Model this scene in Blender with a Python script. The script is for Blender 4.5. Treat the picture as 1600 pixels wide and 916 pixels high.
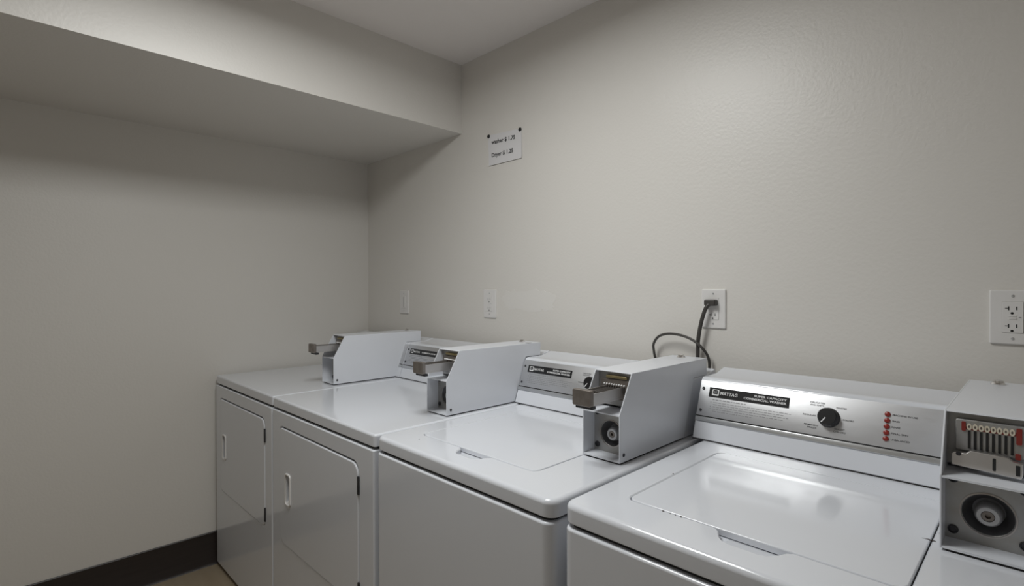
import bpy, bmesh, math, random
from mathutils import Matrix, Vector
random.seed(7)
PI = math.pi
scene = bpy.context.scene
for o in list(bpy.data.objects):
    bpy.data.objects.remove(o)
C = scene.collection

# ------------------------------------------------------------------ camera
CAM_H = 1.3478
yaw, pitch, roll = math.radians(45.3112), math.radians(-0.4677), math.radians(-0.0765)
fw = Vector((-math.sin(yaw), math.cos(yaw), 0)); rt = Vector((math.cos(yaw), math.sin(yaw), 0)); up = Vector((0, 0, 1))
fw, up = fw*math.cos(pitch)+up*math.sin(pitch), up*math.cos(pitch)-fw*math.sin(pitch)
rt, up = rt*math.cos(roll)+up*math.sin(roll), up*math.cos(roll)-rt*math.sin(roll)
cam = bpy.data.cameras.new('camera'); camo = bpy.data.objects.new('camera', cam); C.objects.link(camo)
cam.sensor_width = 36; cam.sensor_fit = 'HORIZONTAL'; cam.lens = 824.353/1600*36; cam.clip_start = .01
R = Matrix((rt, up, -fw)).transposed().to_4x4(); R.translation = Vector((0, 0, CAM_H))
camo.matrix_world = R
scene.camera = camo

# ------------------------------------------------------------------ world, light, exposure
w = bpy.data.worlds.new('world'); scene.world = w; w.use_nodes = True
w.node_tree.nodes['Background'].inputs[0].default_value = (.8, .85, .9, 1)
w.node_tree.nodes['Background'].inputs[1].default_value = .05
scene.view_settings.view_transform = 'Standard'; scene.view_settings.look = 'None'
scene.view_settings.gamma = 1; scene.view_settings.use_curve_mapping = False
scene.view_settings.exposure = 0.0
LAMP = dict(x=-1.06, y=.50, sx=.50, sy=.66, drop=.05, watts=16.4, spread=176, glow=2.0, color=(.985, 1.0, .985))
lamp = bpy.data.lights.new('ceiling_light_lamp', 'AREA'); lamp.shape = 'RECTANGLE'; lamp.size = LAMP['sx']; lamp.size_y = LAMP['sy']
lamp.energy = LAMP['watts']; lamp.color = LAMP['color']; lamp.spread = math.radians(LAMP['spread'])
lampo = bpy.data.objects.new('ceiling_light_lamp', lamp); C.objects.link(lampo); lampo.location = (LAMP['x'], LAMP['y'], 2.4218-LAMP['drop']-.003)

# ------------------------------------------------------------------ room measures
XL, XR, YB, YF = -2.8653, 1.15, 1.6176, -1.25
ZC, ZS, XS = 2.4218, 2.0935, -1.9786

# ------------------------------------------------------------------ materials
def mat(name, col, rough=.5, metal=0, coat=0, bump=None, var=None, emit=None, rvar=None, spec=.5, aniso=None):
    m = bpy.data.materials.new(name); m.use_nodes = True
    nt = m.node_tree; b = nt.nodes['Principled BSDF']
    b.inputs['Base Color'].default_value = (*col, 1); b.inputs['Roughness'].default_value = rough
    b.inputs['Metallic'].default_value = metal; b.inputs['Coat Weight'].default_value = coat
    b.inputs['Coat Roughness'].default_value = .08
    b.inputs['Specular IOR Level'].default_value = spec
    tc = nt.nodes.new('ShaderNodeTexCoord')
    def noise(scale, detail=3, stretch=None):
        n = nt.nodes.new('ShaderNodeTexNoise'); n.inputs['Scale'].default_value = scale; n.inputs['Detail'].default_value = detail
        if stretch:
            mp = nt.nodes.new('ShaderNodeMapping'); mp.inputs['Scale'].default_value = stretch
            nt.links.new(tc.outputs['Object'], mp.inputs[0]); nt.links.new(mp.outputs[0], n.inputs['Vector'])
        else:
            nt.links.new(tc.outputs['Object'], n.inputs['Vector'])
        return n
    if var:      # (scale, amount, tint)
        n = noise(var[0], 4, var[3] if len(var) > 3 else None)
        mx = nt.nodes.new('ShaderNodeMix'); mx.data_type = 'RGBA'
        mx.inputs['A'].default_value = (*col, 1); mx.inputs['B'].default_value = (*var[2], 1)
        mr = nt.nodes.new('ShaderNodeMapRange'); mr.inputs['From Min'].default_value = .4; mr.inputs['From Max'].default_value = .75
        mr.inputs['To Max'].default_value = var[1]
        nt.links.new(n.outputs['Fac'], mr.inputs['Value']); nt.links.new(mr.outputs[0], mx.inputs['Factor'])
        nt.links.new(mx.outputs['Result'], b.inputs['Base Color'])
    if rvar:
        n = noise(rvar[0], 3, rvar[3] if len(rvar) > 3 else None)
        mr = nt.nodes.new('ShaderNodeMapRange'); mr.inputs['To Min'].default_value = rvar[1]; mr.inputs['To Max'].default_value = rvar[2]
        nt.links.new(n.outputs['Fac'], mr.inputs['Value']); nt.links.new(mr.outputs[0], b.inputs['Roughness'])
    if bump:     # (scale, strength, distance)
        n = noise(bump[0], 2, bump[3] if len(bump) > 3 else None)
        bp = nt.nodes.new('ShaderNodeBump'); bp.inputs['Strength'].default_value = bump[1]; bp.inputs['Distance'].default_value = bump[2]
        nt.links.new(n.outputs['Fac'], bp.inputs['Height']); nt.links.new(bp.outputs[0], b.inputs['Normal'])
    if emit:
        b.inputs['Emission Color'].default_value = (*emit[0], 1); b.inputs['Emission Strength'].default_value = emit[1]
    return m

M = {}
M['wall'] = mat('wall_paint', (.735, .710, .670), .40, bump=(105, .20, .003), var=(1.3, .35, (.705, .68, .64)))
M['ceiling'] = mat('ceiling_paint', (.84, .80, .775), .75, bump=(120, .15, .002))
M['floor'] = mat('floor_vinyl', (.33, .265, .185), .4, var=(2.5, .6, (.27, .21, .14), (1, 7, 1)), bump=(60, .08, .001))
M['baseboard'] = mat('dark_vinyl_base', (.028, .021, .019), .45, var=(6, .5, (.016, .012, .011), (12, 1, 14)))
M['enamel'] = mat('white_enamel', (.725, .745, .79), .12, coat=.3)
M['front'] = M['enamel']
M['coinpaint'] = mat('grey_white_box_paint', (.735, .755, .80), .3, coat=.15, var=(14, .25, (.69, .71, .75)))
M['innerpaint'] = mat('grey_zinc_plate', (.40, .40, .40), .42, metal=.55, var=(22, .7, (.30, .28, .24)))
M['lockring'] = mat('grey_lock_ring', (.52, .52, .53), .35, metal=.3)
M['recess'] = mat('dark_zinc_cup', (.13, .13, .14), .4, metal=.3, var=(30, .6, (.07, .065, .06)))
M['gap'] = mat('black_gasket_and_shade', (.012, .011, .011), .7)  # black for gaskets, also for shade painted into the door and lid gaps
M['alu'] = mat('brushed_aluminium', (.62, .625, .64), .42, metal=.9, bump=(40, .06, .0005, (1, 30, 30)), rvar=(30, .36, .52, (1, 25, 25)))
M['trim'] = mat('satin_aluminium_trim', (.62, .63, .64), .3, metal=.9)
M['chrome'] = mat('worn_chrome', (.62, .60, .585), .3, metal=.9, rvar=(40, .22, .42))
M['polished'] = mat('polished_chrome', (.78, .77, .76), .09, metal=1)
M['brass'] = mat('dull_brass', (.34, .28, .15), .4, metal=.8)
M['steel'] = mat('worn_slide_steel', (.46, .43, .41), .38, metal=.85, var=(35, .8, (.32, .27, .23)))
M['bronze'] = mat('worn_grip_steel', (.25, .225, .205), .42, metal=.75, var=(60, .6, (.17, .14, .12)))
M['black'] = mat('black_plastic', (.011, .011, .012), .32)
M['ink'] = mat('black_print', (.015, .015, .017), .7)
M['grayink'] = mat('grey_print', (.27, .27, .28), .6)
M['whiteink'] = mat('white_print', (.82, .82, .82), .5)
M['red'] = mat('red_lens', (.25, .022, .014), .35)
M['redplastic'] = mat('red_plastic', (.24, .028, .02), .4)
M['token'] = mat('cream_sticker', (.74, .68, .56), .5, var=(120, .8, (.60, .53, .40)))
M['screw'] = mat('dark_screw', (.05, .05, .055), .4, metal=.6)
M['plate'] = mat('white_plastic_plate', (.76, .745, .73), .35)
M['slot'] = mat('outlet_slot_black', (.01, .01, .01), .6)
M['paper'] = mat('paper', (.73, .72, .73), .8, bump=(9, .25, .004))
M['cord'] = mat('dark_grey_cord', (.055, .05, .045), .45)
M['rust'] = mat('rust_chip', (.035, .022, .016), .8)
M['patch'] = mat('patched_paint', (.752, .73, .695), .5, bump=(60, .3, .002))
M['fixture'] = mat('fixture_white', (.8, .8, .8), .5)
M['diffuser'] = mat('lit_diffuser', (.9, .9, .9), .5, emit=(LAMP['color'], LAMP['glow']))
M['rubber'] = mat('rubber_foot', (.02, .02, .02), .8)

# ------------------------------------------------------------------ mesh helpers
def obj(name, bm, m, parent=None, smooth=35, kind=None, wn=False, bevel=None):
    me = bpy.data.meshes.new(name)
    bmesh.ops.recalc_face_normals(bm, faces=bm.faces)
    bm.to_mesh(me); bm.free()
    me.materials.append(M[m])
    if smooth:
        for p in me.polygons: p.use_smooth = True
        me.set_sharp_from_angle(angle=math.radians(smooth))
    o = bpy.data.objects.new(name, me); C.objects.link(o)
    if parent: o.parent = parent
    if bevel:
        b = o.modifiers.new('bevel', 'BEVEL'); b.width = bevel; b.segments = 2; b.limit_method = 'ANGLE'; b.angle_limit = .6; wn = True
    if wn:
        n = o.modifiers.new('wn', 'WEIGHTED_NORMAL'); n.keep_sharp = True
    if kind: o['kind'] = kind
    return o
def tag(o, label, cat, group=None):
    o['label'] = label; o['category'] = cat
    if group: o['group'] = group
    return o
def thing(name, label, cat, loc, group=None):
    o = bpy.data.objects.new(name, None); C.objects.link(o); o.location = loc; o.empty_display_size = .1
    return tag(o, label, cat, group)
NB = bmesh.new
def box(bm, x0, x1, y0, y1, z0, z1, mp=None):
    vs = [Vector((x, y, z)) for z in (z0, z1) for y in (y0, y1) for x in (x0, x1)]
    v = [bm.verts.new(mp(p) if mp else p) for p in vs]
    for f in ((0, 2, 3, 1), (4, 5, 7, 6), (0, 1, 5, 4), (1, 3, 7, 5), (3, 2, 6, 7), (2, 0, 4, 6)):
        bm.faces.new([v[i] for i in f])
    return bm
def rrect(x0, x1, y0, y1, r, n=6):
    r = max(r, .0002); out = []
    for cx, cy, a0 in ((x1-r, y1-r, 0), (x0+r, y1-r, 90), (x0+r, y0+r, 180), (x1-r, y0+r, 270)):
        for k in range(n+1):
            a = math.radians(a0+90*k/n); out.append((cx+r*math.cos(a), cy+r*math.sin(a)))
    return out
def circ(cx, cy, r, n=24):
    return [(cx+r*math.cos(2*PI*k/n), cy+r*math.sin(2*PI*k/n)) for k in range(n)]
def offset(poly, d):
    """move each vertex along its outward normal by d (counter-clockwise polygon)"""
    out = []; n = len(poly)
    for i in range(n):
        p0, p1, p2 = Vector(poly[i-1]), Vector(poly[i]), Vector(poly[(i+1) % n])
        e1, e2 = (p1-p0), (p2-p1)
        if e1.length < 1e-9: e1 = e2
        if e2.length < 1e-9: e2 = e1
        n1 = Vector((e1.y, -e1.x)).normalized(); n2 = Vector((e2.y, -e2.x)).normalized()
        nn = (n1+n2)
        nn = nn.normalized() if nn.length > 1e-6 else n1
        k = max(.5, nn.dot(n1)); q = p1+nn*(d/k); out.append((q.x, q.y))
    return out
def plate(bm, poly, z0, z1, rtop=0, rbot=0, holes=(), mp=None, seg=4):
    """solid plate with outline poly (CCW), rounded top edge; holes = [(poly, depth or None for through, chamfer)]"""
    mp = mp or (lambda p: p)
    prof = []
    if rbot:
        for k in range(seg+1):
            a = PI/2*k/seg; prof.append((rbot*(1-math.sin(a)), z0+rbot*(1-math.cos(a))))
    else: prof.append((0, z0))
    if rtop:
        for k in range(seg+1):
            a = PI/2*k/seg; prof.append((rtop*(1-math.cos(a)), z1-rtop*(1-math.sin(a))))
    else: prof.append((0, z1))
    def ring(pl, z): return [bm.verts.new(mp(Vector((p[0], p[1], z)))) for p in pl]
    def bridge(a, b):
        n = len(a)
        for i in range(n): bm.faces.new((a[i], a[(i+1) % n], b[(i+1) % n], b[i]))
    def edges(r): return [bm.edges.get((r[i], r[(i+1) % len(r)])) or bm.edges.new((r[i], r[(i+1) % len(r)])) for i in range(len(r))]
    rs = [ring(offset(poly, -i), z) for i, z in prof]
    for a, b in zip(rs, rs[1:]): bridge(a, b)
    through = []; etop = edges(rs[-1]); ebot = edges(rs[0])
    for hp, depth, ch in holes:
        r0 = ring(hp, z1); etop += edges(r0)
        cur = r0
        if ch:
            r1 = ring(offset(hp, -ch), z1-ch); bridge(cur, r1); cur = r1; hp = offset(hp, -ch)
        if depth is None:
            r2 = ring(hp, z0); bridge(cur, r2); ebot += edges(r2); through.append(1)
        else:
            r2 = ring(hp, z1-depth); bridge(cur, r2); bm.faces.new(r2)
    if holes: bmesh.ops.triangle_fill(bm, use_beauty=True, edges=etop)
    else: bm.faces.new(rs[-1])
    if through: bmesh.ops.triangle_fill(bm, use_beauty=True, edges=ebot)
    else: bm.faces.new(list(reversed(rs[0])))
    return bm
def prism(bm, pts, a0, a1, axis='x'):
    def P(p, a): return Vector((a, p[0], p[1])) if axis == 'x' else (Vector((p[0], a, p[1])) if axis == 'y' else Vector((p[0], p[1], a)))
    A = [bm.verts.new(P(p, a0)) for p in pts]; B = [bm.verts.new(P(p, a1)) for p in pts]
    n = len(pts)
    for i in range(n): bm.faces.new((A[i], A[(i+1) % n], B[(i+1) % n], B[i]))
    bm.faces.new(A); bm.faces.new(list(reversed(B)))
    return bm
def lathe(bm, prof, cx, cy, mp, n=28):
    """profile [(radius, height)] turned about the plate normal at (cx, cy)"""
    rings = []
    for r, h in prof:
        if r < 1e-6: rings.append([bm.verts.new(mp(Vector((cx, cy, h))))])
        else: rings.append([bm.verts.new(mp(Vector((cx+r*math.cos(2*PI*k/n), cy+r*math.sin(2*PI*k/n), h)))) for k in range(n)])
    for a, b in zip(rings, rings[1:]):
        for i in range(n):
            j = (i+1) % n
            if len(a) == 1 and len(b) == 1: continue
            if len(a) == 1: bm.faces.new((a[0], b[i], b[j]))
            elif len(b) == 1: bm.faces.new((a[i], a[j], b[0]))
            else: bm.faces.new((a[i], a[j], b[j], b[i]))
    return bm
def catmull(pts, n=10):
    P = [Vector(p) for p in pts]; P = [P[0]*2-P[1]]+P+[P[-1]*2-P[-2]]; out = []
    for i in range(1, len(P)-2):
        for k in range(n):
            t = k/n; a, b, c, d = P[i-1:i+3]
            out.append(.5*((2*b)+(c-a)*t+(2*a-5*b+4*c-d)*t*t+(3*b-a-3*c+d)*t**3))
    out.append(P[-2]); return out
def tube(bm, pts, r, n=12, flat=1):
    pts = [Vector(p) for p in pts]; rings = []; nrm = None
    for i, p in enumerate(pts):
        t = (pts[min(i+1, len(pts)-1)]-pts[max(i-1, 0)]).normalized()
        if nrm is None: nrm = t.orthogonal().normalized()
        nrm = (nrm-t*nrm.dot(t)).normalized(); b = t.cross(nrm)
        rings.append([bm.verts.new(p+nrm*r*math.cos(2*PI*k/n)+b*r*flat*math.sin(2*PI*k/n)) for k in range(n)])
    for a, b in zip(rings, rings[1:]):
        for i in range(n): bm.faces.new((a[i], a[(i+1) % n], b[(i+1) % n], b[i]))
    bm.faces.new(rings[0]); bm.faces.new(list(reversed(rings[-1])))
    return bm
def text_bm(bm, body, x0, x1, y0, h, mp, z=.0006, bold=.02):
    """lettering fitted to x0..x1, baseline y0, cap height h, laid on the plate mapping mp at height z"""
    cu = bpy.data.curves.new('t', 'FONT'); cu.body = body; cu.offset = bold; cu.resolution_u = 2
    o = bpy.data.objects.new('t', cu); me = bpy.data.meshes.new_from_object(o)
    xs = [v.co.x for v in me.vertices]; ys = [v.co.y for v in me.vertices]
    ax, bx = min(xs), max(xs); ay, by = 0, max(ys)
    vs = [bm.verts.new(mp(Vector((x0+(v.co.x-ax)/(bx-ax)*(x1-x0), y0+(v.co.y-ay)/(by-ay)*h, z)))) for v in me.vertices]
    for p in me.polygons:
        try: bm.faces.new([vs[i] for i in p.vertices])
        except ValueError: pass
    bpy.data.objects.remove(o); bpy.data.curves.remove(cu); bpy.data.meshes.remove(me)
    return bm

# ------------------------------------------------------------------ the room
T = .1
def struct(name, m, *boxes):
    bm = NB()
    for b in boxes: box(bm, *b)
    return obj(name, bm, m, smooth=0, kind='structure')
struct('floor', 'floor', (XL-T, XR+T, YF-T, YB+T, -T, 0))
struct('ceiling', 'ceiling', (XL-T, XR+T, YF-T, YB+T, ZC, ZC+T))
struct('wall_left', 'wall', (XL-T, XL, YF-T, YB+T, 0, ZC))
struct('wall_back', 'wall', (XL, XR+T, YB, YB+T, 0, ZC))
struct('wall_right', 'wall', (XR, XR+T, YF-T, YB, 0, ZC))
struct('wall_front', 'wall', (XL, XR, YF-T, YF, 0, ZC))
struct('wall_soffit', 'wall', (XL, XS, YF, YB, ZS, ZC))
def baseboard(name, pts):
    bm = NB(); h, t = .1607, .006
    prof = [(0, 0), (.014, 0), (.011, .004), (t, .014), (t, h-.004), (t-.003, h), (0, h)]
    (x0, y0), (x1, y1), (nx, ny) = pts
    A = [bm.verts.new((x0+nx*p[0], y0+ny*p[0], p[1])) for p in prof]; B = [bm.verts.new((x1+nx*p[0], y1+ny*p[0], p[1])) for p in prof]
    n = len(prof)
    for i in range(n): bm.faces.new((A[i], A[(i+1) % n], B[(i+1) % n], B[i]))
    bm.faces.new(A); bm.faces.new(list(reversed(B)))
    obj(name, bm, 'baseboard', kind='structure')
baseboard('baseboard_left', ((XL, YF), (XL, YB), (1, 0)))
baseboard('baseboard_back', ((XL+.015, YB), (XR, YB), (0, -1)))
baseboard('baseboard_right', ((XR, YF), (XR, YB-.015), (-1, 0)))
baseboard('baseboard_front', ((XL+.015, YF), (XR-.015, YF), (0, 1)))

# ------------------------------------------------------------------ ceiling lamp (just above the frame)
def ceiling_lamp():
    t = thing('ceiling_light', 'long white ceiling light above the row of machines', 'light', (LAMP['x'], LAMP['y'], ZC))
    sx, sy = LAMP['sx']/2, LAMP['sy']/2
    dp = LAMP['drop']
    bm = NB(); plate(bm, rrect(-sx-.025, sx+.025, -sy-.025, sy+.025, .02, 5), -dp+.001, 0, rbot=.004, seg=3); obj('housing', bm, 'fixture', t)
    bm = NB(); plate(bm, rrect(-sx, sx, -sy, sy, .004, 3), -dp, -dp+.002); obj('diffuser', bm, 'diffuser', t)
ceiling_lamp()

# ------------------------------------------------------------------ machines
YM = .7819            # fronts of the machines
DK = .928             # deck height
D = .790              # depth of a machine
LIP = .0372
SL = math.atan(.058/.16)   # lean of the console face
CY = 1.370-YM         # console foot, from the front

def coin_box(parent, u, v, z, ox, oy, slide_out, n):
    """coin meter with its left front foot at (u, v, z) of the machine; ox, oy = machine centre"""
    W = .110
    O = Vector((u-ox, v-oy, z))
    def at(p): return O+Vector(p)
    prof = [(0, .004), (0, .1185), (.054, .2125), (.456, .2125), (.456, .163), (.374, .163), (.3155, .004)]
    bm = NB(); t = .0026
    sh = lambda pts: [(p[0]+O.y, p[1]+O.z) for p in pts]
    prism(bm, sh(prof), O.x, O.x+t); prism(bm, sh(prof), O.x+W-t, O.x+W)
    prism(bm, sh([(.054, .2125), (.456, .2125), (.456, .2099), (.0525, .2099)]), O.x+t, O.x+W-t)          # top
    prism(bm, sh([(.456, .2099), (.456, .163), (.4534, .163), (.4534, .2099)]), O.x+t, O.x+W-t)           # back of the tail
    prism(bm, sh([(.374, .163), (.4534, .163), (.4534, .1655), (.374, .1655)]), O.x+t, O.x+W-t)
    prism(bm, sh([(.3155, .004), (.374, .163), (.371, .163), (.3125, .004)]), O.x+t, O.x+W-t)
    cb = obj('coin_box', bm, 'coinpaint', parent, smooth=0, bevel=.0007)
    cb['label'] = 'grey-white metal coin box with slanted open front'
    bm = NB(); plate(bm, rrect(O.x+.002, O.x+W-.002, O.y+.003, O.y+.313, .012, 4), O.z, O.z+.004); obj('gasket', bm, 'gap', cb)
    bm = NB(); box(bm, O.x+t, O.x+W-t, O.y+.0005, O.y+.30, O.z+.004, O.z+.0075); obj('floor_plate', bm, 'coinpaint', cb, smooth=0)
    bm = NB(); prism(bm, sh([(0.0005, .1145), (.075, .1155), (.075, .1185), (.0005, .1175)]), O.x+t, O.x+W-t); obj('shelf', bm, 'coinpaint', cb, smooth=0)
    fp = lambda y: (lambda p: at((p.x, y-p.z, p.y)))       # upright plate facing the front at depth y
    # lower: lock panel with a deep round recess
    bm = NB(); plate(bm, [(t, .0075), (W-t, .0075), (W-t, .1145), (t, .1145)], -.0025, 0, holes=[(circ(.054, .0565, .0325, 36), None, .0012)], mp=fp(.046))
    obj('lock_panel', bm, 'innerpaint', cb)
    bm = NB(); lathe(bm, [(.0322, -.0008), (.0300, -.006), (.0265, -.016), (.020, -.024), (0, -.025)], .054, .0565, fp(.046), 36); obj('lock_recess', bm, 'recess', cb)
    bm = NB(); lathe(bm, [(.0345, 0), (.0345, .0012), (.0325, .0015), (.0322, -.001)], .054, .0565, fp(.046), 36); obj('recess_rim', bm, 'steel', cb)
    bm = NB(); lathe(bm, [(.0185, -.024), (.0170, -.010), (.0150, -.004), (.0135, -.0028), (.0085, -.0028), (.0078, -.006)], .054, .0535, fp(.046)); obj('lock_ring', bm, 'lockring', cb)
    bm = NB(); lathe(bm, [(.0079, -.008), (.0076, -.0035), (.0036, -.0035), (.003, -.009), (0, -.009)], .054, .0535, fp(.046)); obj('lock_core', bm, 'bronze', cb)
    for bx, bz in ((.0125, .0225), (.0965, .0225), (.0125, .105), (.0965, .105)):
        bm = NB(); lathe(bm, [(.0070, 0), (.0070, .002), (.0052, .003), (.0046, .0012), (0, .0012)], bx, bz, fp(.046), 16); obj('bolt', bm, 'screw', cb)
    # upper: slide mechanism
    bm = NB(); plate(bm, [(t, .124), (W-t, .124), (W-t, .2095), (t, .2095)], -.002, 0, mp=fp(.066)); obj('mechanism_plate', bm, 'innerpaint', cb)
    if slide_out:      # seen from the side: dark head, a brass bar and a row of bright pins over the slots
        bm = NB(); plate(bm, rrect(.012, .100, .140, .190, .003, 3), 0, .006, rtop=.001, mp=fp(.066)); obj('coin_head', bm, 'bronze', cb)
        bm = NB(); plate(bm, rrect(.030, .092, .193, .2005, .002, 3), 0, .009, rtop=.002, mp=fp(.066)); obj('brass_bar', bm, 'brass', cb)
        for k in range(9):
            x = .0250+k*.0073
            bm = NB(); plate(bm, rrect(x-.0015, x+.0015, .1560, .1730, .001, 2), .005, .0068, mp=fp(.066)); obj('coin_slot', bm, 'slot', cb)
            bm = NB(); lathe(bm, [(.0022, .005), (.0022, .0085), (.0012, .0098), (0, .010)], x, .1775, fp(.066), 10); obj('coin_pin', bm, 'whiteink', cb)
    else:
        bm = NB()
        plate(bm, rrect(.014, .098, .150, .200, .003, 3), 0, .012, rtop=.0015, mp=fp(.066)); obj('coin_head', bm, 'innerpaint', cb)
        for k in range(8):
            x = .0310+k*.00715
            bm = NB(); plate(bm, rrect(x-.0017, x+.0017, .1545, .1835, .001, 2), .011, .0127, mp=fp(.066)); obj('coin_slot', bm, 'slot', cb)
            e = [(x+.0033*math.cos(2*PI*i/16), .1895+.0052*math.sin(2*PI*i/16)) for i in range(16)]
            h = [(x+.0013*math.cos(2*PI*i/12), .1895+.0024*math.sin(2*PI*i/12)) for i in range(12)]
            bm = NB(); plate(bm, e, .0115, .0134, holes=[(h, .0012, 0)], mp=fp(.066)); obj('coin_token', bm, 'token', cb)
            bm = NB(); plate(bm, h, .0122, .0128, mp=fp(.066)); obj('token_eye', bm, 'bronze', cb)
        for x0, x1, z0, z1 in ((.0215, .0268, .182, .197), (.0268, .0855, .1845, .1905), (.0855, .092, .172, .197), (.0845, .091, .149, .158)):
            bm = NB(); plate(bm, rrect(x0, x1, z0, z1, .0015, 3), .010, .0125 if x1-x0 > .02 else .0136, mp=fp(.066)); obj('red_insert', bm, 'redplastic', cb)
    # the slide itself, pushed in on one box and drawn out on the others
    dy = -.062 if slide_out else .034
    if slide_out:
        bm = NB(); plate(bm, rrect(O.x+.030, O.x+.080, O.y+dy, O.y+.064, .002, 2), O.z+.146, O.z+.1505, rtop=.001)
        box(bm, O.x+.030, O.x+.033, O.y+dy, O.y+.064, O.z+.1505, O.z+.174); box(bm, O.x+.077, O.x+.080, O.y+dy, O.y+.064, O.z+.1505, O.z+.174)
        obj('coin_slide', bm, 'chrome', cb, smooth=0)
        bm = NB()
        for k in range(7): box(bm, O.x+.0365+k*.0058, O.x+.0383+k*.0058, O.y-.012, O.y+.060, O.z+.1545, O.z+.170)
        obj('slide_comb', bm, 'steel', cb, smooth=0)
        bm = NB(); plate(bm, rrect(.026, .080, .144, .1825, .004, 3), 0, .012, rtop=.002, mp=fp(dy)); obj('slide_grip', bm, 'bronze', cb, wn=True)
        bm = NB(); box(bm, O.x+.028, O.x+.078, O.y+dy-.002, O.y+dy+.012, O.z+.136, O.z+.144); obj('grip_foot', bm, 'screw', cb, smooth=0, bevel=.001)
    else:
        out = [(.0105, .1285), (.0915, .1235), (.0935, .1275), (.0935, .147), (.083, .148), (.0765, .153), (.034, .1545), (.028, .149), (.014, .149), (.0105, .146)]
        bm = NB(); plate(bm, out, 0, .010, rtop=.0012, mp=fp(.048)); obj('coin_slide', bm, 'chrome', cb, wn=True)
        bm = NB(); plate(bm, rrect(.0595, .0635, .1295, .149, .0015, 3), .009, .0106, mp=fp(.048)); obj('slide_slot', bm, 'slot', cb)
        bm = NB(); plate(bm, rrect(.0855, .0905, .128, .144, .001, 3), .009, .0106, mp=fp(.048)); obj('slide_slot', bm, 'slot', cb)
        bm = NB(); lathe(bm, [(.0035, .009), (.0035, .0108), (0, .0112)], .0195, .1475, fp(.048), 14); obj('rivet', bm, 'screw', cb)
    # side bolts, top lock
    for x, s in ((W, 1), (0, -1)):
        sp = lambda p, x=x, s=s: at((x+s*p.z, p.x, p.y))
        bm = NB(); lathe(bm, [(.0046, 0), (.0046, .0007), (.0034, .0016), (.0016, .0006), (0, .0006)], .017, .021, sp, 16); obj('side_bolt', bm, 'screw', cb)
    tp = lambda p: at((p.x, p.y, .2125+p.z))
    bm = NB(); lathe(bm, [(.0125, 0), (.0125, .0015), (.0095, .004), (.0090, .008), (.0055, .0095), (0, .0095)], .048, .418, tp, 24); obj('top_lock', bm, 'polished', cb)
    if n == 1:
        bm = NB(); plate(bm, [(.088, .395), (.104, .392), (.104, .412)], 0, .0008, mp=tp); obj('knockout_hole', bm, 'slot', cb)
    return cb

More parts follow.
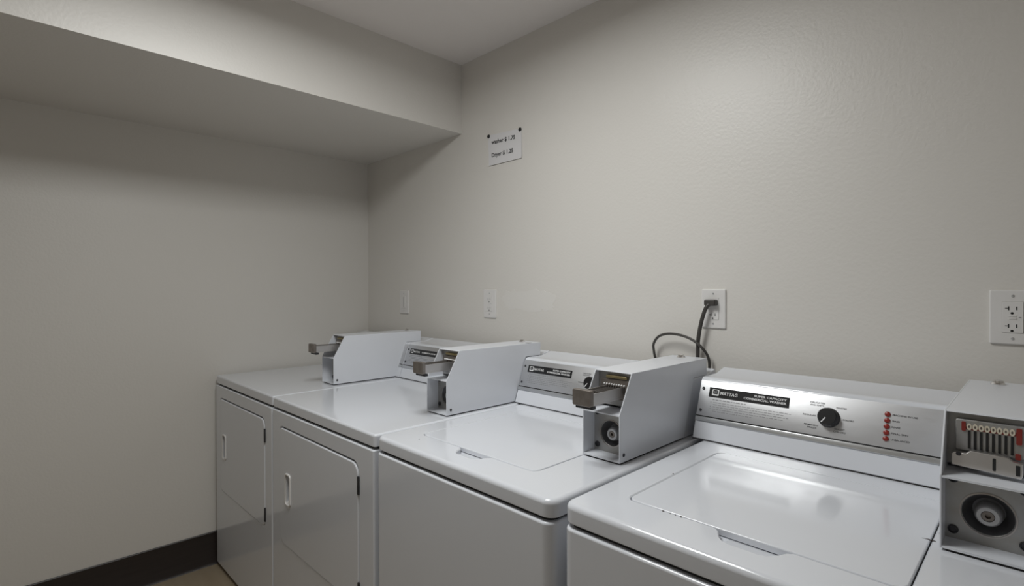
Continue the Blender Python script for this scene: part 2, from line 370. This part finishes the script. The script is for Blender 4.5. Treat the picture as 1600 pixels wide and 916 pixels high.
def console(parent, w, z, ox, oy, kind, shift, n):
    O = Vector((-ox+shift, CY-oy, z))
    s, c = math.sin(SL), math.cos(SL)
    def fm(p): return O+Vector((p.x, p.y*s-p.z*c, p.y*c+p.z*s))       # on the sloping face: (along, up the slope, out)
    H = .168
    prof = [(0, .0015), (H*s-.001, H*c-.004), (H*s+.002, H*c+.0005), (H*s+.007, H*c+.0035), (H*s+.02, .162), (.145, .162), (.198, .1745), (.204, .1735), (.206, .168), (.206, .0015)]
    bm = NB(); prism(bm, [(O.y+p[0], O.z+p[1]) for p in prof], O.x, O.x+w)
    co = obj('console', bm, 'enamel', parent, smooth=40, bevel=.003)
    bm = NB(); plate(bm, rrect(.0015, w-.0015, .0655, .1635, .001, 2), 0, .0016, rtop=.0006, mp=fm, seg=2)
    obj('control_panel', bm, 'alu', co)['label'] = 'brushed aluminium control panel'
    bm = NB(); plate(bm, [(.0005, .0500), (w-.0005, .0500), (w-.0005, .0625), (.0005, .0625)], 0, .0035, rtop=.0016, mp=fm, seg=3); obj('trim_strip', bm, 'trim', co)
    bm = NB(); plate(bm, [(.0012, .0625), (w-.0012, .0625), (w-.0012, .0655), (.0012, .0655)], 0, .0008, mp=fm); obj('trim_groove', bm, 'gap', co)
    bm = NB(); plate(bm, [(0.001, 0), (w-.001, 0), (w-.001, .0022), (.001, .0022)], -.003, .0006, mp=fm); obj('foot_gasket', bm, 'gap', co)
    for sv in (.140, .080):
        bm = NB(); lathe(bm, [(.0042, .0015), (.0042, .0026), (.003, .0034), (.0014, .0026), (0, .0026)], .0118, sv, fm, 16); obj('screw', bm, 'screw', co)
    z1 = .0016
    bm = NB(); plate(bm, rrect(.029, .2345, .1195, .1455, .0008, 2), z1, z1+.001, mp=fm); obj('nameplate', bm, 'black', co)
    bm = NB(); plate(bm, rrect(.0375, .0565, .1245, .1412, .0025, 4), z1+.001, z1+.0014, mp=fm); obj('nameplate_emblem', bm, 'whiteink', co)
    bm = NB()
    plate(bm, [(.0415, .1282), (.0525, .1282), (.0538, .1305), (.0538, .137), (.0515, .1392), (.0425, .1392), (.0402, .137), (.0402, .1305)], z1+.0014, z1+.0016, mp=fm)
    obj('emblem_mark', bm, 'black', co)
    bm = NB(); text_bm(bm, 'M', .0432, .0508, .1304, .0066, fm, z1+.0019, .02); obj('emblem_letter', bm, 'grayink', co, smooth=0)
    bm = NB()
    text_bm(bm, 'MAYTAG', .0605, .1065, .1285, .0086, fm, z1+.0013, .012)
    if kind == 'washer':
        text_bm(bm, 'SUPER CAPACITY', .149, .2285, .1355, .0052, fm, z1+.0013, .03)
        text_bm(bm, 'COMMERCIAL WASHER', .123, .2285, .1265, .0056, fm, z1+.0013, .03)
    else:
        text_bm(bm, 'COMMERCIAL DRYER', .123, .2285, .1300, .0056, fm, z1+.0013, .03)
    obj('nameplate_lettering', bm, 'whiteink', co, smooth=0)
    # fine print: unreadable rows of words
    bm = NB(); rnd = random.Random(3)
    for sv, ua, ub, h in ((.1115, .041, .137, .0024), (.1045, .044, .241, .0016), (.0985, .044, .228, .0016), (.0925, .044, .236, .0016), (.0865, .044, .229, .0016), (.0805, .044, .150, .0016)):
        x = ua
        while x < ub-.004:
            l = min(rnd.uniform(.004, .012), ub-x)
            plate(bm, [(x, sv), (x+l, sv), (x+l, sv+h), (x, sv+h)], z1, z1+.0002, mp=fm); x += l+.0022
    for sv in (.1045, .0925, .0865):
        plate(bm, circ(.0375, sv+.0008, .0014, 8), z1, z1+.0002, mp=fm)
    obj('fine_print', bm, 'grayink', co, smooth=0)
    if kind == 'washer':
        kc = (.3236, .1115)
        bm = NB(); lathe(bm, [(.0232, z1), (.0232, z1+.003), (.0215, z1+.005), (.0203, z1+.019), (.0185, z1+.0215), (0, z1+.0215)], *kc, fm, 40); obj('knob', bm, 'black', co)
        bm = NB(); a = math.radians(236); dx, dy = math.cos(a), math.sin(a); px, py = -dy, dx
        pl = [(kc[0]+dx*r+px*q, kc[1]+dy*r+py*q) for r, q in ((.004, -.0011), (.0185, -.0011), (.0185, .0011), (.004, .0011))]
        plate(bm, pl, z1+.0212, z1+.0228, mp=fm); obj('knob_pointer', bm, 'whiteink', co, smooth=0)
        bm = NB()
        for body, a0, a1, sv, h in (('DELICATES', .281, .313, .1415, .0035), ('AND KNITS', .281, .311, .1355, .0035), ('REGULAR', .2675, .2965, .1097, .0036),
                                    ('PERMANENT', .272, .3035, .0868, .0035), ('PRESS', .280, .2995, .0808, .0035), ('WHITES', .336, .358, .1355, .0036),
                                    ('COLORS', .3515, .374, .1097, .0036), ('BRIGHT', .337, .358, .0862, .0035), ('COLORS', .335, .360, .0800, .0035)):
            text_bm(bm, body, a0, a1, sv, h, fm, z1+.0003, .015)
        for body, a1, sv in (('MACHINE IN USE', .490, .1372), ('WASH', .4590, .1236), ('RINSE', .461, .1102), ('FINAL SPIN', .4755, .0966), ('UNBALANCED', .479, .0832)):
            text_bm(bm, body, .4456, a1, sv, .0036, fm, z1+.0003, .015)
        obj('panel_lettering', bm, 'ink', co, smooth=0)
        for sv in (.1390, .1254, .1120, .0984, .0850):
            bm = NB(); lathe(bm, [(.0058, z1), (.0058, z1+.002), (.0045, z1+.0042), (.002, z1+.0052), (0, z1+.0054)], .4365, sv, fm, 18); obj('indicator_light', bm, 'red', co)
    return co

def feet(t, w, lift):
    for x in (-w/2+.05, w/2-.05):
        for y in (-D/2+.06, D/2-.06):
            bm = NB(); lathe(bm, [(0, 0), (.019, 0), (.019, .008), (.012, .011), (.010, .03+lift), (0, .03+lift)], x, y, lambda p: p, 14); obj('foot', bm, 'rubber', t)

def washer(x0, x1, lift, label, slide_out, n):
    w = x1-x0; zt = DK+lift
    t = thing('washing_machine', label, 'washer', ((x0+x1)/2, YM+D/2, 0), 'top-loading washers along the wall')
    ox, oy = w/2, D/2
    def q(u, v): return (u-ox, v-oy)
    feet(t, w, lift)
    bm = NB(); plate(bm, rrect(-w/2+.003, w/2-.003, -D/2-.003, D/2-.003, .024, 8), .018, zt-LIP-.008, rtop=.0055, rbot=.003); obj('cabinet', bm, 'enamel', t, wn=True)
    bm = NB(); plate(bm, rrect(-w/2+.012, w/2-.012, -D/2+.010, D/2-.012, .02, 6), zt-LIP-.012, zt-LIP+.004); obj('seam_gasket', bm, 'gap', t)
    # lid opening with the finger scoop in front of it
    L0, L1, F0, F1 = .078, .530, .099, .520
    hole = [q(*p) for p in rrect(L0, L1, F0, F1, .022, 6)]
    k = min(range(len(hole)), key=lambda i: (hole[i][0]-q(L1-.022, F0)[0])**2+(hole[i][1]-q(0, F0)[1])**2)   # start of the lower right arc
    scoop = [q(.258, F0), q(.266, F0-.006), q(.276, F0-.026), q(.286, F0-.036), q(.300, F0-.041), q(.345, F0-.041), q(.357, F0-.037), q(.366, F0-.026), q(.376, F0-.006), q(.384, F0)]
    # rrect order: upper right, upper left, lower left, lower right; scoop goes between lower left and lower right
    hole = hole[:21]+scoop+hole[21:]
    bm = NB(); plate(bm, rrect(-w/2, w/2, -D/2, D/2, .028, 8), zt-LIP, zt, rtop=.011, rbot=.003, holes=[(hole, .013, .0022)], seg=5)
    obj('top_panel', bm, 'enamel', t, wn=True)
    bm = NB(); plate(bm, [q(*p) for p in rrect(L0+.0045, L1-.0045, F0+.0042, F1-.004, .0185, 6)], zt-.011, zt+.0006, rtop=.0028); ld = obj('lid', bm, 'enamel', t, wn=True)
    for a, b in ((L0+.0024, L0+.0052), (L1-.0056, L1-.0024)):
        bm = NB(); box(bm, q(a, 0)[0], q(b, 0)[0], q(0, F0+.03)[1], q(0, F1-.02)[1], zt-.013, zt-.0045); obj('lid_gap_shade', bm, 'gap', t, smooth=0)  # black strips painting the shade into the side gaps of the lid
    # sloping floor of the finger scoop
    bm = NB(); prism(bm, [(F0-.0405-oy, zt-.004), (F0+.004-oy, zt-.0125), (F0+.004-oy, zt-.013), (F0-.0405-oy, zt-.013)], q(.284, 0)[0], q(.359, 0)[0]); obj('finger_scoop', bm, 'enamel', t, smooth=0)
    console(t, w-.0034, zt, ox, oy, 'washer', -.026, n)
    bu = w-.029-.110 if n == 2 else w-.138
    coin_box(t, bu, 1.058-YM, zt, ox, oy, slide_out, n)
    return t, q, zt

def dryer(x0, x1, label, n, bu, cshift, dl, dr, hx):
    w = x1-x0; zt = DK
    t = thing('clothes_dryer', label, 'dryer', ((x0+x1)/2, YM+D/2, 0), 'front-loading dryers by the corner')
    ox, oy = w/2, D/2
    feet(t, w, 0)
    zb = zt-LIP-.008; FT = .030
    bm = NB(); plate(bm, rrect(-w/2+.003, w/2-.003, -D/2+FT, D/2-.003, .006, 3), .018, zb, rtop=.004); obj('cabinet', bm, 'enamel', t, wn=True)
    bm = NB(); plate(bm, rrect(-w/2+.010, w/2-.010, -D/2+.010, D/2-.012, .01, 4), zt-LIP-.012, zt-LIP+.004); obj('seam_gasket', bm, 'gap', t)
    bm = NB(); plate(bm, rrect(-w/2, w/2, -D/2, D/2, .010, 6), zt-LIP, zt, rtop=.008, rbot=.003, seg=5); obj('top_panel', bm, 'enamel', t, wn=True)
    fm = lambda p: Vector((p.x, -D/2+FT-p.z, p.y))
    Z0, Z1 = zt-.541, zt-.096
    def door_poly(g):   # the lower left corner is cut off obliquely
        a, b, c, d = dl-ox+g, dr-ox-g, Z0+g, Z1-g-(.003 if g else 0)
        pts = []
        for cx, cy, a0, r in ((b, d, 0, .035), (a, d, 90, .022), (a, c, 180, .035), (b, c, 270, .035)):
            sx, sy = (-1 if cx == b else 1), (-1 if cy == d else 1)
            for k in range(7):
                an = math.radians(a0+90*k/6); pts.append((cx+sx*r+r*math.cos(an), cy+sy*r+r*math.sin(an)))
        return pts
    bm = NB(); plate(bm, rrect(-w/2+.0015, w/2-.0015, .018, zb, .004, 3), 0, FT+.003, rtop=.005, holes=[(door_poly(0), .029, .0045)], mp=fm); obj('front_panel', bm, 'enamel', t, wn=True)
    hz = zt-.322
    hole = rrect(hx-ox-.020, hx-ox+.020, hz-.055, hz+.055, .011, 6)
    bm = NB(); plate(bm, door_poly(.0042), .006, FT+.0055, rtop=.0045, holes=[(hole, None, .002)], mp=fm); d = obj('door', bm, 'enamel', t, wn=True)
    bm = NB(); box(bm, dl-ox+.012, dr-ox-.03, -D/2+.006, -D/2+.028, Z1-.0068, Z1-.0003); obj('door_gap_shade', bm, 'gap', t, smooth=0)  # no real seal: black strip standing in for shade in the top door gap
    # recessed pull: rim and cup
    bm = NB(); plate(bm, rrect(hx-ox-.0245, hx-ox+.0245, hz-.0595, hz+.0595, .014, 6), .0045+FT, .0105+FT, rtop=.0028, holes=[(rrect(hx-ox-.0195, hx-ox+.0195, hz-.0545, hz+.0545, .0105, 6), None, .001)], mp=fm); obj('handle_rim', bm, 'plate', d, wn=True)
    bm = NB(); plate(bm, rrect(hx-ox-.0196, hx-ox+.0196, hz-.0546, hz+.0546, .0105, 6), .0045, .0065, mp=fm); obj('handle_cup', bm, 'plate', d)
    bm = NB(); prism(bm, [(-D/2-.008, hz-.054), (-D/2+.022, hz-.030), (-D/2+.024, hz-.030), (-D/2+.024, hz-.054)], hx-ox-.0190, hx-ox+.0190); obj('handle_ramp', bm, 'plate', d, smooth=0)
    for z0 in (zt-.195, zt-.513):
        bm = NB(); plate(bm, rrect(dr-ox-.007, dr-ox+.003, z0, z0+.055, .002, 2), FT-.004, FT+.0072, rtop=.001, mp=fm); obj('hinge', bm, 'screw', t)
    console(t, w if cshift else w-.024, zt, ox, oy, 'dryer', cshift, n)
    coin_box(t, bu, 1.058-YM, zt, ox, oy, True, n)
    return t

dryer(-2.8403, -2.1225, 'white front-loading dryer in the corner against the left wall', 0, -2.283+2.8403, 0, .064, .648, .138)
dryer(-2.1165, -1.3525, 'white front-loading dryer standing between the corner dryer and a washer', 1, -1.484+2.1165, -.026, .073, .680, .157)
w3, q3, z3 = washer(-1.3465, -.6785, 0, 'white top-loading washer beside the dryers, below the plugged-in power cord', True, 2)
w4, q4, z4 = washer(-.6555, .0225, .0085, 'nearest white top-loading washer, with control knob and red lights in full view', False, 3)

# chips and rust on the lids
def chips(t, q, z, spots):
    for i, (x, y, r, s) in enumerate(spots):
        rnd = random.Random(i); cx, cy = q(x, y)
        pl = [(cx+s*r*math.cos(2*PI*k/7)*rnd.uniform(.6, 1.2), cy+r*math.sin(2*PI*k/7)*rnd.uniform(.6, 1.2)) for k in range(7)]
        bm = NB(); plate(bm, pl, z+.0001, z+.0009); obj('paint_chip', bm, 'rust', t, smooth=0)
chips(w4, q4, z4, [(.1615, .0985, .0022, 1), (.176, .0975, .0012, 1), (.186, .0985, .001, 1), (.197, .0985, .0024, 1.1), (.0775, .292, .002, 1), (.5245, .305, .0018, 5)])
chips(w3, q3, z3, [(.120, .066, .0016, 1)])

# ------------------------------------------------------------------ on the back wall
def wallmap(cx, cz): return lambda p: Vector((p.x, -p.z, p.y))
def outlet(name, label, cat, x0, x1, z0, z1, kind, group='wall plates in a row'):
    t = thing(name, label, cat, ((x0+x1)/2, YB, CAM_H+(z0+z1)/2), group)
    W, H = (x1-x0)/2, (z1-z0)/2; mp = wallmap(0, 0)
    iw, ih = .0175, .0345
    bm = NB(); plate(bm, rrect(-W, W, -H, H, .004, 4), 0, .0065, rtop=.0035, holes=[(rrect(-iw-.0006, iw+.0006, -ih-.0006, ih+.0006, .002, 3), .004, .0005)], mp=mp); obj('cover_plate', bm, 'plate', t, wn=True)
    for s in (-1, 1):
        bm = NB(); lathe(bm, [(.0032, .006), (.0030, .0072), (.0008, .0076), (0, .0066)], 0, s*.0475, mp, 12); obj('screw', bm, 'trim', t)
    bm = NB()
    if kind == 'switch':
        plate(bm, rrect(-iw, iw, -ih, ih, .002, 3), .002, .0085, rtop=.0015, mp=mp); r = obj('rocker', bm, 'plate', t, wn=True)
        bm = NB(); plate(bm, rrect(-.0012, .0012, -ih+.006, ih-.006, .0005, 2), .008, .0088, mp=mp); obj('groove', bm, 'grayink', r)
        return t
    plate(bm, rrect(-iw, iw, -ih, ih, .002, 3), .002, .0082, rtop=.001, mp=mp); r = obj('receptacle', bm, 'plate', t, wn=True)
    for s in (-1, 1):
        if kind == 'plugged' and s > 0: continue
        cz = s*.0195
        for a, b, c, d in ((-.0078, -.0056, -.004, .0048), (.0054, .0074, -.0034, .0042)):
            bm = NB(); plate(bm, [(a, cz+c), (b, cz+c), (b, cz+d), (a, cz+d)], .0075, .0085, mp=mp); obj('slot', bm, 'slot', r, smooth=0)
        if kind != 'duplex':
            bm = NB(); plate(bm, [(-.0125, cz-.0006), (-.0078, cz-.0006), (-.0078, cz+.0012), (-.0125, cz+.0012)], .0075, .0085, mp=mp); obj('slot', bm, 'slot', r, smooth=0)
        bm = NB(); plate(bm, circ(-.001, cz-.0105, .0027, 12), .0075, .0085, mp=mp); obj('ground_hole', bm, 'slot', r, smooth=0)
    if kind in ('gfci', 'duplex'):
        for z0_ in (-.0042, .0012):
            bm = NB(); plate(bm, rrect(-.0065, .0065, z0_, z0_+.0034, .0006, 2), .0078, .0092, rtop=.0004, mp=mp); obj('reset_button', bm, 'plate', r)
        bm = NB(); plate(bm, rrect(.0095, .014, -.001, .0008, .0005, 2), .0078, .0086, mp=mp); obj('indicator', bm, 'grayink', r)
    return t
outlet('wall_switch_plate', 'narrow white wall plate nearest the corner, above the first coin box', 'switch plate', -2.513, -2.431, -.135, -.009, 'switch')
outlet('wall_outlet', 'white wall outlet with nothing plugged in, left of the paint patch', 'outlet', -1.8155, -1.7335, -.1325, -.0035, 'duplex')
outlet('wall_outlet', 'white wall outlet with a dark power cord plugged in', 'outlet', -.7705, -.693, -.125, -.002, 'plugged')
outlet('wall_outlet', 'white wall outlet with two empty sockets at the right edge, above the nearest washer', 'outlet', -.0895, -.0115, -.126, -.004, 'gfci')

# plug and cord
t = thing('power_cord', 'dark power cord hanging from the wall outlet behind the coin box', 'cord', (-.735, YB-.0085, CAM_H-.044))
bm = NB(); plate(bm, rrect(-.0185, .0185, -.010, .0095, .005, 4), 0, .020, rtop=.005, mp=lambda p: Vector((p.x, -p.z, p.y))); obj('plug', bm, 'cord', t, wn=True)
bm = NB(); P0 = Vector((-.735, YB-.0085, CAM_H-.044))
wp = [(-.735, 1.597, -.046), (-.745, 1.590, -.060), (-.7545, 1.589, -.085), (-.7640, 1.590, -.120), (-.7715, 1.592, -.160), (-.7755, 1.5965, -.200), (-.777, 1.598, -.260), (-.777, 1.598, -.45)]
tube(bm, catmull([Vector((x, y, CAM_H+z))-P0 for x, y, z in wp]), .0062); obj('cable', bm, 'cord', t)
lp = [(-.925, 1.598, -.42), (-.925, 1.598, -.26), (-.929, 1.594, -.215), (-.9285, 1.590, -.187), (-.907, 1.586, -.160), (-.870, 1.583, -.1485), (-.824, 1.580, -.1505), (-.783, 1.577, -.163), (-.752, 1.578, -.186), (-.740, 1.594, -.216), (-.738, 1.599, -.26), (-.738, 1.598, -.42)]
P0 = Vector((-.83, 1.598, CAM_H-.42))
bm = NB(); tube(bm, catmull([Vector((x, y, CAM_H+z))-P0 for x, y, z in lp]), .0042)
o = obj('cable_loop', bm, 'cord'); o.location = P0
tag(o, 'thin dark cable arching in a loop behind the coin box', 'cable')

# price sign
SX, SZ = -1.68, CAM_H+.627
tl, tr, br, bl = (-1.787, .697), (-1.576, .686), (-1.572, .558), (-1.779, .557)
def sp(p):   # p.x, p.y in 0..1 over the sheet, p.z outwards
    u, v = p.x, p.y
    x = (bl[0]*(1-u)+br[0]*u)*(1-v)+(tl[0]*(1-u)+tr[0]*u)*v; z = (bl[1]*(1-u)+br[1]*u)*(1-v)+(tl[1]*(1-u)+tr[1]*u)*v
    return Vector((x-SX, -.0012-.003*(1-v)**2-p.z, CAM_H+z-SZ))
t = thing('price_sign', 'white paper price notice pinned to the back wall', 'sign', (SX, YB, SZ))
bm = NB(); N = 10
g = [[[bm.verts.new(sp(Vector((i/N, j/N, k*.0004)))) for j in range(N+1)] for i in range(N+1)] for k in (0, 1)]
for k in (0, 1):
    for i in range(N):
        for j in range(N): bm.faces.new((g[k][i][j], g[k][i+1][j], g[k][i+1][j+1], g[k][i][j+1]))
for i in range(N):
    for a, b, c, d in (((i, 0), (i+1, 0), 0, 1), ((i, N), (i+1, N), 0, 1), ((0, i), (0, i+1), 0, 1), ((N, i), (N, i+1), 0, 1)):
        bm.faces.new((g[0][a[0]][a[1]], g[0][b[0]][b[1]], g[1][b[0]][b[1]], g[1][a[0]][a[1]]))
obj('paper_sheet', bm, 'paper', t)
bm = NB(); text_bm(bm, 'washer $ 1.75', .10, .82, .69, .135, sp, .0007, .028); obj('lettering', bm, 'ink', t, smooth=0)
bm = NB(); text_bm(bm, 'Dryer $ 1.25', .10, .76, .26, .135, sp, .0007, .028); obj('lettering', bm, 'ink', t, smooth=0)
for (x, z), lab in (((-1.782, .692), 'black push pin in the left top corner of the price notice'), ((-1.583, .681), 'black push pin in the right top corner of the price notice')):
    bm = NB(); lathe(bm, [(.0085, .002), (.0085, .004), (.006, .007), (0, .008)], 0, 0, lambda p: Vector((p.x, -p.z, p.y)), 16)
    lathe(bm, [(0, 0), (.001, 0), (.001, .0021), (.0085, .0021)], 0, 0, lambda p: Vector((p.x, -p.z, p.y)), 16)
    o = obj('push_pin', bm, 'black'); o.location = (x, YB, CAM_H+z); tag(o, lab, 'push pin', 'pins of the price notice')

# repainted patch on the wall: a ragged skim of filler beside the second outlet
rnd = random.Random(5); pl = []
for k in range(40):
    a = 2*PI*k/40; pl.append((.155*math.copysign(abs(math.cos(a))**.6, math.cos(a))*rnd.uniform(.86, 1.06), .047*math.copysign(abs(math.sin(a))**.6, math.sin(a))*rnd.uniform(.78, 1.1)))
bm = NB(); plate(bm, pl, 0, .0008, mp=lambda p: Vector((p.x, -p.z, p.y)))
o = obj('trim_1', bm, 'patch', kind='structure'); o.location = (-1.54, YB, CAM_H-.05)
